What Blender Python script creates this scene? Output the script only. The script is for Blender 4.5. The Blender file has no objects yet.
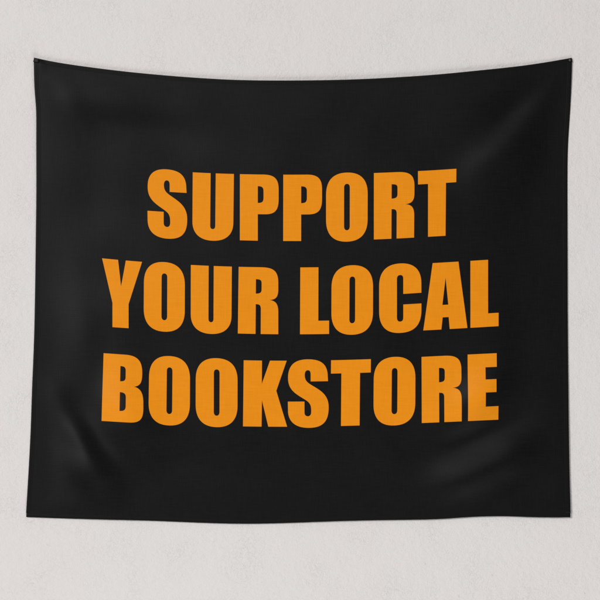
import bpy, bmesh, math, random
import numpy as np
from mathutils import Vector

scene = bpy.context.scene
COL = scene.collection
random.seed(4)

# ------------------------------------------------------------------ scale
# The hanging is 1.52 m wide.  Plan units ("u") are 1.7 m / 600 on the wall,
# x to the right, y downward, measured from the upper left of the wall area.
S = 1.7 / 600.0


def W(x, y, h):
    """wall-plane units + distance off the wall in metres -> world"""
    return ((x - 300.0) * S, -h, (300.0 - y) * S)


# ------------------------------------------------------------------ materials
def new_mat(name):
    m = bpy.data.materials.new(name)
    m.use_nodes = True
    nt = m.node_tree
    return m, nt, nt.nodes["Principled BSDF"]


def node(nt, kind, **kw):
    n = nt.nodes.new(kind)
    for k, v in kw.items():
        if k in n.inputs.keys():
            n.inputs[k].default_value = v
        else:
            setattr(n, k, v)
    return n


def mapping(nt, scale):
    tc = nt.nodes.new("ShaderNodeTexCoord")
    mp = nt.nodes.new("ShaderNodeMapping")
    mp.inputs["Scale"].default_value = scale
    nt.links.new(tc.outputs["Object"], mp.inputs["Vector"])
    return mp


def math_node(nt, op, a, b=None, clamp=False):
    n = nt.nodes.new("ShaderNodeMath")
    n.operation = op
    n.use_clamp = clamp
    for i, v in enumerate((a, b)):
        if v is None:
            continue
        if isinstance(v, (int, float)):
            n.inputs[i].default_value = v
        else:
            nt.links.new(v, n.inputs[i])
    return n.outputs[0]


def ramp(nt, fac, stops):
    r = nt.nodes.new("ShaderNodeValToRGB")
    el = r.color_ramp.elements
    el[0].position, el[0].color = stops[0]
    el[1].position, el[1].color = stops[1]
    for p, c in stops[2:]:
        e = el.new(p)
        e.color = c
    nt.links.new(fac, r.inputs["Fac"])
    return r.outputs["Color"]


def weave(nt):
    """fine crossed threads, a scalar around 0.5"""
    a = node(nt, "ShaderNodeTexNoise", **{"Scale": 1.0, "Detail": 2.0})
    nt.links.new(mapping(nt, (420, 420, 26)).outputs[0], a.inputs["Vector"])
    b = node(nt, "ShaderNodeTexNoise", **{"Scale": 1.0, "Detail": 2.0})
    nt.links.new(mapping(nt, (26, 26, 420)).outputs[0], b.inputs["Vector"])
    s = math_node(nt, "ADD", a.outputs["Fac"], b.outputs["Fac"])
    return math_node(nt, "MULTIPLY", s, 0.5)


def cloth_material(name, dark, light, rough, spec, bump=0.25):
    m, nt, p = new_mat(name)
    w = weave(nt)
    c = ramp(nt, w, [(0.36, (*dark, 1)), (0.64, (*light, 1))])
    nt.links.new(c, p.inputs["Base Color"])
    p.inputs["Roughness"].default_value = rough
    p.inputs["Specular IOR Level"].default_value = spec
    b = node(nt, "ShaderNodeBump", **{"Strength": bump, "Distance": 0.0004})
    nt.links.new(w, b.inputs["Height"])
    nt.links.new(b.outputs["Normal"], p.inputs["Normal"])
    return m


M_BLACK = cloth_material("black_cloth", (0.0008, 0.0008, 0.00085), (0.0036, 0.0036, 0.0036), 0.46, 0.17, 0.4)
M_HEM = cloth_material("black_hem", (0.0013, 0.0013, 0.0013), (0.0026, 0.0026, 0.0026), 0.50, 0.155)
M_INK = cloth_material("orange_print", (0.765, 0.246, 0.0034), (0.812, 0.272, 0.0050), 0.48, 0.13, 0.2)


def wall_material():
    m, nt, p = new_mat("painted_plaster")
    big = node(nt, "ShaderNodeTexNoise", **{"Scale": 1.6, "Detail": 3.0, "Roughness": 0.5})
    nt.links.new(mapping(nt, (1, 1, 1)).outputs[0], big.inputs["Vector"])
    med = node(nt, "ShaderNodeTexNoise", **{"Scale": 48.0, "Detail": 5.0, "Roughness": 0.6})
    nt.links.new(mapping(nt, (1, 1, 1.2)).outputs[0], med.inputs["Vector"])
    fine = node(nt, "ShaderNodeTexNoise", **{"Scale": 210.0, "Detail": 4.0, "Roughness": 0.65})
    nt.links.new(mapping(nt, (1, 1, 1)).outputs[0], fine.inputs["Vector"])
    # sparse pits in the plaster
    vor = node(nt, "ShaderNodeTexVoronoi", **{"Scale": 42.0, "Randomness": 1.0})
    nt.links.new(mapping(nt, (1, 1, 0.8)).outputs[0], vor.inputs["Vector"])
    pit = node(nt, "ShaderNodeMapRange", **{"From Min": 0.03, "From Max": 0.15, "To Min": 1.0, "To Max": 0.0})
    nt.links.new(vor.outputs["Distance"], pit.inputs["Value"])
    sep = nt.nodes.new("ShaderNodeSeparateColor")
    nt.links.new(vor.outputs["Color"], sep.inputs["Color"])
    sel = node(nt, "ShaderNodeMapRange", **{"From Min": 0.62, "From Max": 1.0, "To Min": 0.0, "To Max": 1.0})
    nt.links.new(sep.outputs[0], sel.inputs["Value"])
    pits = math_node(nt, "MULTIPLY", pit.outputs[0], sel.outputs[0])
    # colour: warm white paint, faintly uneven, darker in the pits
    base = ramp(nt, big.outputs["Fac"], [(0.3, (0.735, 0.700, 0.684, 1)), (0.7, (0.736, 0.714, 0.704, 1))])
    mix = nt.nodes.new("ShaderNodeMix")
    mix.data_type = "RGBA"
    nt.links.new(math_node(nt, "MULTIPLY", pits, 0.13), mix.inputs[0])
    nt.links.new(base, mix.inputs[6])
    mix.inputs[7].default_value = (0.42, 0.39, 0.37, 1)
    nt.links.new(mix.outputs[2], p.inputs["Base Color"])
    p.inputs["Roughness"].default_value = 0.85
    p.inputs["Specular IOR Level"].default_value = 0.2
    h = math_node(nt, "ADD", math_node(nt, "MULTIPLY", med.outputs["Fac"], 0.75),
                  math_node(nt, "MULTIPLY", fine.outputs["Fac"], 0.35))
    h = math_node(nt, "SUBTRACT", h, math_node(nt, "MULTIPLY", pits, 0.22))
    worm = node(nt, "ShaderNodeTexNoise", **{"Scale": 85.0, "Detail": 2.0, "Distortion": 0.8})
    nt.links.new(mapping(nt, (1, 1, 1)).outputs[0], worm.inputs["Vector"])
    ridge = math_node(nt, "ABSOLUTE", math_node(nt, "SUBTRACT", worm.outputs["Fac"], 0.5))
    groove = node(nt, "ShaderNodeMapRange", **{"From Min": 0.0, "From Max": 0.05, "To Min": 1.0, "To Max": 0.0})
    nt.links.new(ridge, groove.inputs["Value"])
    patch = node(nt, "ShaderNodeTexNoise", **{"Scale": 9.0, "Detail": 3.0})
    nt.links.new(mapping(nt, (1, 1, 1)).outputs[0], patch.inputs["Vector"])
    pm = node(nt, "ShaderNodeMapRange", **{"From Min": 0.38, "From Max": 0.72, "To Min": 0.0, "To Max": 1.0})
    nt.links.new(patch.outputs["Fac"], pm.inputs["Value"])
    gr = math_node(nt, "MULTIPLY", groove.outputs[0], pm.outputs[0])
    h = math_node(nt, "SUBTRACT", h, math_node(nt, "MULTIPLY", gr, 0.13))
    b = node(nt, "ShaderNodeBump", **{"Strength": 0.8, "Distance": 0.005})
    nt.links.new(h, b.inputs["Height"])
    nt.links.new(b.outputs["Normal"], p.inputs["Normal"])
    return m


M_WALL = wall_material()


def metal_material(name, col, rough, metallic):
    m, nt, p = new_mat(name)
    n = node(nt, "ShaderNodeTexNoise", **{"Scale": 300.0, "Detail": 3.0})
    nt.links.new(mapping(nt, (1, 1, 1)).outputs[0], n.inputs["Vector"])
    c = ramp(nt, n.outputs["Fac"], [(0.3, (*[k * 0.8 for k in col], 1)), (0.7, (*[k * 1.15 for k in col], 1))])
    nt.links.new(c, p.inputs["Base Color"])
    p.inputs["Roughness"].default_value = rough
    p.inputs["Metallic"].default_value = metallic
    return m


M_TACK = metal_material("black_tack", (0.006, 0.006, 0.0062), 0.7, 0.0)
M_NAIL = metal_material("brown_nail", (0.075, 0.055, 0.045), 0.5, 0.3)

# ------------------------------------------------------------------ the cloth
# outline of the hanging, as surveyed on the wall
TOP = [(34.4, 58.2), (50, 61.6), (66, 64.4), (90, 67.8), (113, 70.7), (150, 74.6), (200, 78.6), (240, 80.6),
       (285, 81.1), (340, 80.4), (400, 77.7), (445, 74.4), (487, 70.2), (521, 66.4), (545, 62.9), (571.6, 58.3)]
BOTTOM = [(26.4, 516.6), (60, 517.8), (105, 519), (150, 520.2), (200, 522.2), (250, 523.2), (300, 522), (350, 520.3),
          (400, 519.4), (440, 518.4), (463, 516.9), (487, 515.8), (510, 515.8), (533, 516.6), (570, 516.7)]
LEFT = [(34.4, 58.2), (34.7, 75), (35.4, 92), (36.6, 108), (36.9, 130), (36.9, 160), (36.9, 190), (36.5, 225),
        (35.8, 275), (35.1, 315), (34.1, 350), (32.6, 388), (31.0, 432), (28.6, 478), (26.4, 516.6)]
RIGHT = [(571.6, 58.3), (571.0, 80), (569.4, 115), (567.7, 143), (567.0, 185), (567.0, 250), (567.2, 320),
         (567.8, 385), (568.6, 455), (570, 516.7)]


def curve(pts, n):
    """natural cubic through points, sampled at n equal steps of chord length"""
    P = np.array(pts, float)
    d = np.hypot(*(P[1:] - P[:-1]).T)
    t = np.concatenate([[0], np.cumsum(d)])
    t /= t[-1]
    m = len(t)
    A = np.zeros((m, m))
    B = np.zeros((m, 2))
    A[0, 0] = A[-1, -1] = 1
    hh = t[1:] - t[:-1]
    for i in range(1, m - 1):
        A[i, i - 1], A[i, i], A[i, i + 1] = hh[i - 1], 2 * (hh[i - 1] + hh[i]), hh[i]
        B[i] = 6 * ((P[i + 1] - P[i]) / hh[i] - (P[i] - P[i - 1]) / hh[i - 1])
    M2 = np.linalg.solve(A, B)
    q = np.linspace(0, 1, n)
    k = np.clip(np.searchsorted(t, q, side="right") - 1, 0, m - 2)
    a = (t[k + 1] - q)[:, None]
    b = (q - t[k])[:, None]
    H = hh[k][:, None]
    return (M2[k] * a ** 3 + M2[k + 1] * b ** 3) / (6 * H) + (P[k] / H - M2[k] * H / 6) * a + (P[k + 1] / H - M2[k + 1] * H / 6) * b


# folds: centre, direction the fold runs, half length, half width, tilt of the cloth there
# (positive leans left and up, negative leans right and down)
FOLDS = [
    (470, 480, 1.0, 0.0, 120, 46, 0.085),
    (200, 490, 1.0, 0.0, 110, 40, 0.035),
    (58, 480, 0.1, 1.0, 50, 30, 0.06),
    # pulled from the upper right tack
    (520, 118, -0.70, 0.72, 70, 44, -0.07),
    (290, 118, 1.0, 0.0, 150, 36, -0.045),
    (526, 108, -0.70, 0.72, 40, 8, 0.22),
    (484, 152, -0.82, 0.58, 32, 13, 0.12),
    (513, 92, -0.80, 0.60, 22, 9, -0.26),
    (556, 112, -0.36, 0.93, 44, 13, -0.26),
    (534, 168, -0.45, 0.90, 44, 18, -0.06),
    # lower right, below and across the last word
    (472, 429, 0.92, -0.38, 26, 9, -0.20),
    (474, 457, 0.88, -0.48, 36, 12, 0.31),
    (525, 498, 0.9, -0.3, 34, 20, 0.06),
    (504, 434, 0.80, -0.60, 16, 9, 0.06),
    (490, 484, 0.90, -0.43, 40, 12, -0.24),
    (528, 456, 0.70, -0.71, 22, 12, -0.08),
    (472, 385, 0.85, -0.52, 24, 11, 0.21),
    (489, 404, 0.72, -0.69, 18, 8, -0.22),
    (507, 372, 0.15, -0.99, 34, 12, -0.10),
    (545, 420, 0.10, 0.99, 80, 18, 0.06),
    # upper left
    (62, 94, 0.50, 0.87, 22, 7, 0.09),
    (78, 104, 0.50, 0.87, 12, 9, -0.10),
    (118, 113, 0.985, 0.17, 44, 12, -0.12),
    (62, 150, 0.1, 1.0, 60, 28, -0.10),
    (55, 80, 0.8, 0.6, 16, 9, -0.02),
    # lower left
    (88, 438, 0.50, 0.87, 20, 6.5, -0.22),
    (109, 485, 0.60, 0.80, 17, 13, -0.24),
    (66, 401, 0.30, 0.95, 13, 9, -0.17),
    (151, 441, 0.30, 0.95, 18, 14, -0.14),
    (68, 458, 0.40, 0.92, 36, 15, 0.15),
    (52, 480, 0.10, 0.99, 30, 14, 0.04),
    (108, 402, 0.20, 0.98, 26, 11, 0.15),
    (60, 345, 0.08, 1.00, 50, 16, 0.08),
    (93, 345, 0.12, 0.99, 42, 10, -0.07),
]
LIT = np.array([-0.875, -0.485])
WAVES = [(random.uniform(0.03, 0.12), random.uniform(0, math.pi), random.uniform(0, 6.28)) for _ in range(30)]
GN = 768
OFF = 84.0


def relief():
    """cloth whose leaning follows FOLDS: least-squares fit of a height field to the wanted tilts"""
    yy, xx = np.mgrid[0:GN, 0:GN].astype(float)
    X, Y = xx - OFF, yy - OFF

    def inside(w):                                   # 0 at the stitched edges, 1 well inside
        f = 1.0
        for d in (X - 34, 570 - X, Y - 66, 518 - Y):
            q = np.clip(d / w, 0, 1)
            f = f * q * q * (3 - 2 * q)
        return f
    e = inside(20.0)
    b = np.zeros_like(X)
    for cx, cy, dx, dy, sa, sp, s in FOLDS:
        L = math.hypot(dx, dy)
        dx, dy = dx / L, dy / L
        a = (X - cx) * dx + (Y - cy) * dy
        p = -(X - cx) * dy + (Y - cy) * dx
        b += 1.3 * s * np.exp(-p * p / (2 * sp * sp) - a * a / (2 * sa * sa))
    for k, th, ph in WAVES:
        b += 0.0035 * np.sin(k * (X * math.cos(th) + Y * math.sin(th)) + ph)
    b = np.where(b > 0, 0.40 * np.tanh(b / 0.40), 0.33 * np.tanh(b / 0.33))
    b *= 0.10 + 0.90 * e
    k = 2 * np.pi * np.fft.fftfreq(GN)
    kx, ky = np.meshgrid(k, k)
    kl = kx * LIT[0] + ky * LIT[1]
    kt = -kx * LIT[1] + ky * LIT[0]
    den = kl ** 2 + 0.10 * kt ** 2 + 0.014 ** 2
    h = np.zeros_like(b)
    r = b.copy()
    for _ in range(3):
        h += np.real(np.fft.ifft2(1j * kl * np.fft.fft2(r) / den))
        slope = -np.real(np.fft.ifft2(1j * kl * np.fft.fft2(h)))
        r = b - slope
    u = np.clip((X - 32) / 537.0, 0, 1)
    v = np.clip((Y - 60) / 460.0, 0, 1)
    base = 1.7 + 1.6 * np.sin(np.pi * u) * np.sin(np.pi * np.clip(v, 0.0, 1))
    h = base + h * (0.35 + 0.65 * inside(64.0)) + 4.0 * inside(100.0)
    print("relief", h.min(), h.max())
    return 0.6 + 0.5 * np.logaddexp(0, (h - 0.6) / 0.5)     # never through the wall


RELIEF = relief()


def height(x, y):
    """distance of the cloth's face from the wall, metres (bicubic lookup)"""
    x = np.clip(np.asarray(x, float) + OFF, 2, GN - 4)
    y = np.clip(np.asarray(y, float) + OFF, 2, GN - 4)
    ix, iy = np.floor(x).astype(int), np.floor(y).astype(int)
    fx, fy = x - ix, y - iy

    def wts(f):                                      # cubic B-spline
        return ((1 - f) ** 3 / 6, (3 * f ** 3 - 6 * f ** 2 + 4) / 6, (-3 * f ** 3 + 3 * f ** 2 + 3 * f + 1) / 6, f ** 3 / 6)
    wx, wy = wts(fx), wts(fy)
    h = 0.0
    for j in range(4):
        for i in range(4):
            h = h + wx[i] * wy[j] * RELIEF[iy + j - 1, ix + i - 1]
    # little crease beside the upper left tack
    cx, cy = np.asarray(x) - OFF - 42.0, np.asarray(y) - OFF - 61.8
    a = cx * 0.96 + cy * 0.28
    p = -cx * 0.28 + cy * 0.96
    h = h + 0.5 * np.tanh(p / 1.3) * np.exp(-a * a / 32 - p * p / 50)
    return h * S


def normal(x, y):
    e = 0.5
    gx = (height(x + e, y) - height(x - e, y)) / (2 * e * S)
    gy = (height(x, y + e) - height(x, y - e)) / (2 * e * S)
    # world: X = x, Z = -y, Y = -h
    n = np.stack([-gx, -np.ones_like(gx), gy], -1)
    return n / np.linalg.norm(n, axis=-1, keepdims=True)


def link(name, me, mat, parent=None, smooth=True):
    o = bpy.data.objects.new(name, me)
    COL.objects.link(o)
    if mat:
        me.materials.append(mat)
    if smooth:
        me.polygons.foreach_set("use_smooth", [True] * len(me.polygons))
    if parent is not None:
        o.parent = parent
        o.matrix_parent_inverse = parent.matrix_world.inverted()
    return o


def tag(o, label, cat, group=None, kind=None):
    o["label"] = label
    if cat:
        o["category"] = cat
    if group:
        o["group"] = group
    if kind:
        o["kind"] = kind


BASE = Vector(W(300, 520, 0.0))
tapestry = bpy.data.objects.new("tapestry", None)
COL.objects.link(tapestry)
tapestry.location = BASE
tapestry.empty_display_size = 0.1
tag(tapestry, "wide black cloth wall tapestry printed with bold orange capital letters, hanging by its upper corners",
    "tapestry")
bpy.context.view_layer.update()

NU, NV = 269, 231
cT, cB = curve(TOP, NU), curve(BOTTOM, NU)
cL, cR = curve(LEFT, NV), curve(RIGHT, NV)
u = np.linspace(0, 1, NU)[None, :, None]
v = np.linspace(0, 1, NV)[:, None, None]
G = ((1 - v) * cT[None] + v * cB[None] + (1 - u) * cL[:, None] + u * cR[:, None]
     - (1 - u) * (1 - v) * cT[0] - u * (1 - v) * cT[-1] - (1 - u) * v * cB[0] - u * v * cB[-1])


def build_panel():
    gx, gy = G[..., 0], G[..., 1]
    h = height(gx, gy)
    front = np.stack([(gx - 300) * S, -h, (300 - gy) * S], -1).reshape(-1, 3)
    back = front + np.array([0, 0.0006, 0])
    n = NU * NV
    verts = np.concatenate([front, back])
    faces = []
    for j in range(NV - 1):
        for i in range(NU - 1):
            a = j * NU + i
            faces.append((a, a + NU, a + NU + 1, a + 1))
            faces.append((n + a, n + a + 1, n + a + NU + 1, n + a + NU))
    rim = ([(0, i) for i in range(NU)] + [(j, NU - 1) for j in range(1, NV)]
           + [(NV - 1, i) for i in range(NU - 2, -1, -1)] + [(j, 0) for j in range(NV - 2, 0, -1)])
    idx = [j * NU + i for j, i in rim]
    for a, b in zip(idx, idx[1:] + idx[:1]):
        faces.append((a, b, n + b, n + a))
    me = bpy.data.meshes.new("cloth_panel")
    me.from_pydata(verts.tolist(), [], faces)
    me.update()
    o = link("cloth_panel", me, M_BLACK, tapestry)
    return o


build_panel()


def build_hem(edge, inner_dir, trim0, trim1, lift):
    """turned and stitched edge: a flattened roll along one side of the cloth"""
    n = len(edge)
    keep = [k for k in range(n) if trim0 <= k <= n - 1 - trim1]
    E = edge[keep]
    D = np.gradient(E, axis=0)
    D /= np.linalg.norm(D, axis=1, keepdims=True)
    N = np.stack([-D[:, 1], D[:, 0]], 1) * inner_dir
    # cross-section: (distance in from the edge in u, height over the face in mm)
    prof = [(-0.10, -1.0), (-0.30, -0.6), (-0.34, -0.1), (-0.18, 0.30), (0.25, 0.55), (1.2, 0.62), (2.3, 0.60),
            (2.75, 0.42), (3.0, 0.22), (3.25, 0.44), (3.6, 0.46), (3.95, 0.25), (4.05, -0.2)]
    verts, faces = [], []
    m = len(prof)
    for i in range(len(E)):
        for k, (d, z) in enumerate(prof):
            zz = z
            if 2.7 < d < 3.3:                       # stitches dip every few threads
                zz = z - 0.12 * (1 + math.sin(i * 2.2))
            px, py = E[i] + N[i] * d
            hh = float(height(px, py)) + zz * 0.001 * lift
            verts.append(W(px, py, max(hh, 0.0003)))
    for i in range(len(E) - 1):
        for k in range(m - 1):
            a = i * m + k
            f = (a, a + 1, a + m + 1, a + m)
            faces.append(f)
        faces.append((i * m + m - 1, i * m, i * m + m, i * m + 2 * m - 1))
    faces.append(tuple(range(m)))
    faces.append(tuple((len(E) - 1) * m + k for k in range(m)))
    me = bpy.data.meshes.new("hem")
    me.from_pydata(verts, [], faces)
    bm = bmesh.new()
    bm.from_mesh(me)
    bmesh.ops.recalc_face_normals(bm, faces=bm.faces)
    bm.to_mesh(me)
    bm.free()
    return link("hem", me, M_HEM, tapestry)


build_hem(curve(TOP, 400), 1, 0, 0, 0.55)
build_hem(curve(BOTTOM, 400), -1, 0, 0, 0.55)
build_hem(curve(LEFT, 340), -1, 3, 3, 0.35)
build_hem(curve(RIGHT, 340), 1, 3, 3, 0.35)

# ------------------------------------------------------------------ the lettering
# heavy condensed capitals, 500 units tall, y downward
GLYPH = {
    "S": (299, ["M 294 158 L 167 158 L 167 105 C 167 82 160 73 147 73 C 131 73 124 88 124 108 C 124 150 140 165 180 190 "
                "C 240 228 298 262 298 355 C 298 460 260 510 155 510 C 60 510 2 465 2 375 L 1 310 L 122 310 L 122 390 "
                "C 122 412 132 422 147 422 C 162 422 171 410 171 388 C 171 340 165 322 130 298 C 60 252 2 225 2 130 "
                "C 2 40 45 -10 145 -10 C 245 -10 292 30 292 125 Z"]),
    "U": (306, ["M 0 0 L 133 0 L 133 395 C 133 413 140 422 152 422 C 164 422 171 413 171 395 L 171 0 L 306 0 L 306 370 "
                "C 306 460 250 510 153 510 C 56 510 0 460 0 370 Z"]),
    "P": (292, ["M 0 0 L 175 0 C 265 0 292 35 292 115 L 292 180 C 292 270 265 300 185 300 L 135 300 L 135 500 L 0 500 Z",
                "M 135 88 C 168 88 178 98 178 125 L 178 175 C 178 205 168 215 135 215 Z"]),
    "O": (312, ["M 0 155 C 0 50 50 -10 156 -10 C 262 -10 312 50 312 155 L 312 345 C 312 450 262 510 156 510 "
                "C 50 510 0 450 0 345 Z",
                "M 135 105 C 135 85 143 75 156 75 C 170 75 178 85 178 105 L 178 394 C 178 412 170 424 156 424 "
                "C 143 424 135 412 135 394 Z"]),
    "R": (297, ["M 0 0 L 170 0 C 265 0 297 30 297 115 L 297 165 C 297 220 280 243 230 244 C 280 250 297 275 297 335 "
                "L 297 500 L 168 500 L 168 315 C 168 285 160 277 130 277 L 130 500 L 0 500 Z",
                "M 130 90 C 165 90 173 97 173 122 L 173 165 C 173 190 163 198 130 198 Z"]),
    "T": (290, ["M 0 0 L 290 0 L 290 101 L 212 101 L 212 500 L 76 500 L 76 101 L 0 101 Z"]),
    "Y": (300, ["M 0 0 L 120 0 L 143 195 L 178 0 L 300 0 L 200 321 L 200 500 L 79 500 L 79 321 Z"]),
    "L": (217, ["M 0 0 L 136 0 L 136 400 L 217 400 L 217 500 L 0 500 Z"]),
    "C": (315, ["M 315 217 L 180 219 L 180 105 C 180 85 172 77 157 77 C 141 77 133 87 133 108 L 133 392 "
                "C 133 415 141 425 157 425 C 172 425 180 415 180 395 L 180 298 L 315 297 L 315 345 "
                "C 315 460 262 510 155 510 C 55 510 0 455 0 345 L 0 155 C 0 45 55 -10 160 -10 C 262 -10 315 45 315 145 Z"]),
    "A": (329, ["M 69 0 L 262 0 L 329 500 L 197 500 L 189 410 L 144 410 L 135 500 L 0 500 Z",
                "M 166 115 L 186 317 L 142 317 Z"]),
    "B": (304, ["M 0 0 L 165 0 C 262 0 296 40 296 125 C 296 195 285 225 235 233 C 288 243 304 285 304 350 L 304 395 "
                "C 304 470 280 500 205 500 L 0 500 Z",
                "M 131 86 C 162 86 172 95 172 120 L 172 165 C 172 190 162 199 131 199 Z",
                "M 131 279 C 165 279 176 290 176 320 L 176 380 C 176 408 165 418 131 418 Z"]),
    "K": (328, ["M 0 0 L 137 0 L 137 177 L 197 0 L 322 0 L 246 228 L 328 500 L 188 500 L 139 300 L 138 500 L 0 500 Z"]),
    "E": (229, ["M 0 0 L 217 0 L 217 102 L 132 102 L 132 193 L 213 193 L 213 290 L 132 290 L 132 397 L 229 397 "
                "L 229 500 L 0 500 Z"]),
}


def flatten(path, step=9.0):
    tok = path.split()
    pts, i, cur = [], 0, None

    def add(p):
        if not pts or math.hypot(p[0] - pts[-1][0], p[1] - pts[-1][1]) > 0.5:
            pts.append(p)
    while i < len(tok):
        c = tok[i]
        if c == "M":
            cur = (float(tok[i + 1]), float(tok[i + 2]))
            add(cur)
            i += 3
        elif c == "L":
            q = (float(tok[i + 1]), float(tok[i + 2]))
            n = max(1, int(math.hypot(q[0] - cur[0], q[1] - cur[1]) / 20))
            for k in range(1, n + 1):
                add((cur[0] + (q[0] - cur[0]) * k / n, cur[1] + (q[1] - cur[1]) * k / n))
            cur = q
            i += 3
        elif c == "C":
            f = [float(t) for t in tok[i + 1:i + 7]]
            p1, p2, p3 = (f[0], f[1]), (f[2], f[3]), (f[4], f[5])
            n = 14
            for k in range(1, n + 1):
                t = k / n
                a, b, c2, d = (1 - t) ** 3, 3 * t * (1 - t) ** 2, 3 * t * t * (1 - t), t ** 3
                add((a * cur[0] + b * p1[0] + c2 * p2[0] + d * p3[0], a * cur[1] + b * p1[1] + c2 * p2[1] + d * p3[1]))
            cur = p3
            i += 7
        else:
            i += 1
    if math.hypot(pts[0][0] - pts[-1][0], pts[0][1] - pts[-1][1]) < 0.6:
        pts.pop()
    n = max(1, int(math.hypot(pts[0][0] - pts[-1][0], pts[0][1] - pts[-1][1]) / 20))
    a, b = pts[-1], pts[0]
    for k in range(1, n):
        pts.append((a[0] + (b[0] - a[0]) * k / n, a[1] + (b[1] - a[1]) * k / n))
    return pts


def fit(pts, deg=5):
    P = np.array(pts, float)
    c = np.polyfit((P[:, 0] - 300) / 200, P[:, 1], deg)
    return lambda x: float(np.polyval(c, (x - 300) / 200))


# how each printed line sags with the cloth: cap line and base line
LINES = [
    (fit([(150, 169.6), (168, 170.8), (193, 172.6), (234, 174.1), (262, 174.8), (290, 175.1), (347, 174.1), (374, 173.1),
          (400, 172.5), (418, 171.4), (456, 169.0)], 4),
     fit([(150, 236.5), (168, 237.5), (212, 239.6), (240, 240.2), (258, 240.8), (284, 241.4), (347, 240.6), (374, 239.2),
          (414, 238.0), (428, 237.0), (445, 235.9), (456, 235.1)], 4)),
    (fit([(102.4, 258.3), (118, 259.9), (142, 262.1), (165, 263.3), (191, 265.1), (232, 266.5), (262, 267.2), (300, 267.7),
          (318, 267.7), (352, 266.4), (400, 264.5), (432, 263.3), (458, 262.0), (470, 260.9), (488, 259.7)], 4),
     fit([(113, 327.0), (129, 328.1), (165, 330.7), (211, 332.3), (238, 333.3), (256, 333.8), (278, 334.0), (300, 334.2),
          (329, 334.2), (352, 333.4), (399, 331.5), (423, 330.1), (441, 329.5), (467, 328.0), (498, 326.1)], 4)),
    (fit([(104, 352.9), (128, 355.0), (167, 357.1), (217, 359.1), (244, 359.9), (262, 360.5), (287, 361.0), (308, 360.6),
          (331, 360.3), (368, 359.0), (394, 357.5), (421, 356.9), (445, 355.7), (467, 354.8), (496, 352.9)], 4),
     fit([(102, 420.7), (130, 422.1), (167, 423.7), (216, 425.6), (243, 426.0), (286, 426.5), (308, 426.5), (341, 425.7),
          (359, 425.4), (394, 423.9), (421, 422.8), (461, 421.3), (468, 420.7), (498, 419.5)], 4)),
]

# word, line, then per letter: left/right at the cap line, left/right at the base line
WORDS = [
    (0, [("S", 147.6, 187.4, 147.6, 187.6), ("U", 192.9, 234.0, 192.5, 233.3), ("P", 240.0, 278.7, 240.0, 278.7),
         ("P", 283.3, 322.0, 283.2, 322.0), ("O", 326.0, 367.6, 326.0, 367.4), ("R", 373.7, 414.3, 373.7, 413.7),
         ("T", 417.7, 456.0, 417.9, 455.2)]),
    (1, [("Y", 102.4, 142.4, 102.4, 142.3), ("O", 144.3, 185.2, 144.0, 185.0), ("U", 191.1, 232.0, 191.0, 231.6),
         ("R", 238.8, 278.3, 238.0, 278.3)]),
    (1, [("L", 300.3, 329.2, 300.0, 329.0), ("O", 331.5, 372.9, 331.2, 372.7), ("C", 378.9, 421.0, 378.9, 421.1),
         ("A", 423.1, 467.0, 423.0, 467.0), ("L", 470.0, 498.2, 470.0, 498.1)]),
    (2, [("B", 104.0, 143.6, 101.9, 143.8), ("O", 149.6, 190.3, 148.8, 190.0), ("O", 196.0, 237.7, 195.8, 237.6),
         ("K", 243.8, 287.5, 243.1, 287.1), ("S", 287.8, 328.6, 287.7, 328.8), ("T", 331.0, 370.7, 330.5, 370.2),
         ("O", 373.7, 415.2, 373.3, 415.0), ("R", 421.3, 461.0, 421.6, 461.3), ("E", 467.3, 497.9, 467.6, 498.1)]),
]


def print_letter(ch, line, tl, tr, bl, br, parent):
    w, contours = GLYPH[ch]
    top, base = LINES[line]
    bm = bmesh.new()
    edges = []
    for path in contours:
        vs = []
        for (gx, gy) in flatten(path):
            s, t = gx / w, gy / 500.0
            x = (1 - t) * (tl + s * (tr - tl)) + t * (bl + s * (br - bl))
            y = (1 - t) * top(x) + t * base(x)
            vs.append(bm.verts.new((x, y, 0)))
        for a, b in zip(vs, vs[1:] + vs[:1]):
            edges.append(bm.edges.new((a, b)))
    bmesh.ops.triangle_fill(bm, use_beauty=True, use_dissolve=False, edges=edges)
    # cut into a fine net so the ink follows every fold of the cloth
    x0, x1 = min(tl, bl) - 2, max(tr, br) + 2
    y0, y1 = top(tl) - 8, base(tl) + 12
    for k in np.arange(math.floor(x0 / 2.5) * 2.5, x1, 2.5):
        bmesh.ops.bisect_plane(bm, geom=bm.verts[:] + bm.edges[:] + bm.faces[:], dist=1e-5, plane_co=(k + 0.013, 0, 0), plane_no=(1, 0, 0))
    for k in np.arange(math.floor(y0 / 2.5) * 2.5, y1, 2.5):
        bmesh.ops.bisect_plane(bm, geom=bm.verts[:] + bm.edges[:] + bm.faces[:], dist=1e-5, plane_co=(0, k + 0.017, 0), plane_no=(0, 1, 0))
    bmesh.ops.remove_doubles(bm, verts=bm.verts[:], dist=1e-3)
    bm.verts.ensure_lookup_table()
    co = np.array([v.co[:2] for v in bm.verts])
    h = height(co[:, 0], co[:, 1]) + 0.0006
    nn = normal(co[:, 0], co[:, 1])
    for v_, (x, y), hh in zip(bm.verts, co, h):
        v_.co = W(x, y, hh)
    for f in bm.faces:
        f.normal_update()
        if f.normal.y > 0:
            f.normal_flip()
    me = bpy.data.meshes.new("printed_letter")
    bm.to_mesh(me)
    bm.free()
    o = link("printed_letter", me, M_INK, parent)
    me.normals_split_custom_set_from_vertices(nn.tolist())
    return o


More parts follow.
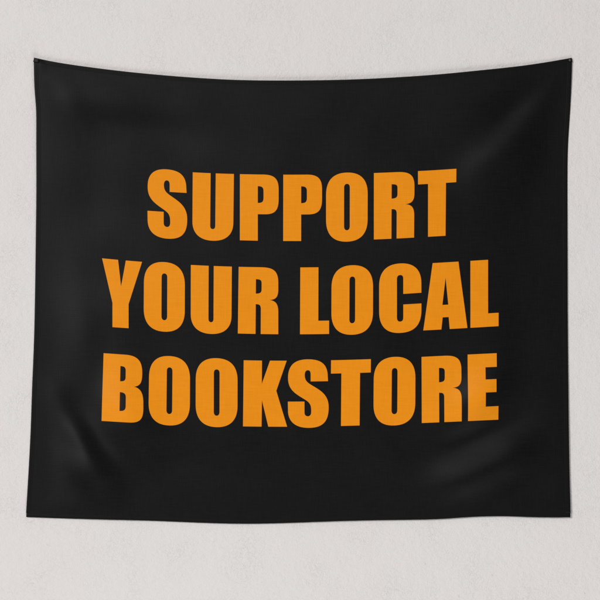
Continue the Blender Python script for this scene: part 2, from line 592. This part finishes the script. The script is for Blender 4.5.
for line, letters in WORDS:
    word = bpy.data.objects.new("printed_word", None)
    COL.objects.link(word)
    word.empty_display_size = 0.05
    mid = (letters[0][1] + letters[-1][2]) / 2
    yb = LINES[line][1](mid)
    word.location = W(mid, yb, float(height(mid, yb)))
    bpy.context.view_layer.update()
    word.parent = tapestry
    word.matrix_parent_inverse = tapestry.matrix_world.inverted()
    word["label"] = 'orange printed word "%s"' % "".join(l[0] for l in letters)
    bpy.context.view_layer.update()
    for (ch, tl, tr, bl, br) in letters:
        print_letter(ch, line, tl, tr, bl, br, word)


# ------------------------------------------------------------------ fixings at the upper corners
def lathe_pin(name, x, y, prof, mat, square=False, seg=24):
    """head and shank turned about the wall's normal; prof = (radius m, distance off wall m)"""
    h0 = float(height(x, y))
    me = bpy.data.meshes.new(name)
    bm = bmesh.new()
    rings = []
    for r, d in prof:
        ring = []
        for k in range(seg):
            a = 2 * math.pi * (k + 0.5) / seg
            rr = r
            if square and r > 0.002:
                rr = r / max(abs(math.cos(a)), abs(math.sin(a))) ** 0.8
            ring.append(bm.verts.new((rr * math.cos(a), -d, rr * math.sin(a))))
        rings.append(ring)
    for A, B in zip(rings, rings[1:]):
        for k in range(seg):
            bm.faces.new((A[k], A[(k + 1) % seg], B[(k + 1) % seg], B[k]))
    bm.faces.new(rings[0])
    bm.faces.new(rings[-1])
    bmesh.ops.recalc_face_normals(bm, faces=bm.faces)
    bm.to_mesh(me)
    bm.free()
    o = link(name, me, mat)
    o.location = W(x, y, h0)
    return o


t = lathe_pin("tack", 37.2, 61.0,
              [(0.0009, -0.016), (0.0009, 0.0006), (0.0042, 0.0009), (0.0047, 0.0020), (0.0047, 0.0052), (0.0042, 0.0062), (0.0015, 0.0066)],
              M_TACK, square=True)
tag(t, "small squarish black tack holding the upper left corner of the cloth", "tack")
t = lathe_pin("nail", 569.6, 60.4,
              [(0.0010, -0.018), (0.0010, 0.0008), (0.0030, 0.0010), (0.0034, 0.0016), (0.0032, 0.0024), (0.0020, 0.0030), (0.0006, 0.0032)],
              M_NAIL)
tag(t, "tiny brownish nail head in the upper right corner of the cloth", "nail")

# ------------------------------------------------------------------ the wall
bm = bmesh.new()
bmesh.ops.create_cube(bm, size=1.0)
for v_ in bm.verts:
    v_.co.x *= 5.0
    v_.co.z *= 4.0
    v_.co.y = v_.co.y * 0.15 + 0.075
me = bpy.data.meshes.new("wall")
bm.to_mesh(me)
bm.free()
wall = link("wall", me, M_WALL, smooth=False)
tag(wall, "pale off-white plaster wall with fine pits behind the black tapestry", None, kind="structure")

# ------------------------------------------------------------------ light
def area(name, loc, target, size, power, col):
    l = bpy.data.lights.new(name, "AREA")
    l.shape = "SQUARE"
    l.size = size
    l.energy = power
    l.color = col
    o = bpy.data.objects.new(name, l)
    COL.objects.link(o)
    o.location = loc
    o.rotation_euler = (Vector(target) - Vector(loc)).to_track_quat("-Z", "Y").to_euler()
    return o


area("softbox", (-8.2, -12.9, 4.5), (0.0, 0, 0.0), 5.0, 1760.0, (1.0, 0.985, 0.982))
area("right_fill", (2.4, -2.8, 4.4), (0.3, 0, 0.0), 2.0, 18.0, (1.0, 0.965, 0.965))
area("low_fill", (0.7, -3.3, -4.9), (0, 0, -0.4), 2.4, 118.0, (0.975, 0.99, 1.0))

world = bpy.data.worlds.new("World")
scene.world = world
world.use_nodes = True
bg = world.node_tree.nodes["Background"]
bg.inputs["Color"].default_value = (1.0, 0.985, 0.97, 1)
bg.inputs["Strength"].default_value = 0.225

# ------------------------------------------------------------------ camera
cam = bpy.data.cameras.new("camera")
cam.sensor_width = 36.0
D = 7.0
cam.lens = 36.0 * D / 1.7
cam.clip_start = 0.1
cam.clip_end = 100.0
co = bpy.data.objects.new("camera", cam)
COL.objects.link(co)
co.location = (0, -D, 0)
co.rotation_euler = (math.radians(90), 0, 0)
scene.camera = co

scene.view_settings.view_transform = "Standard"
scene.view_settings.look = "None"
scene.view_settings.exposure = 0.0
scene.view_settings.gamma = 1.0
scene.render.resolution_x = scene.render.resolution_y = 1024
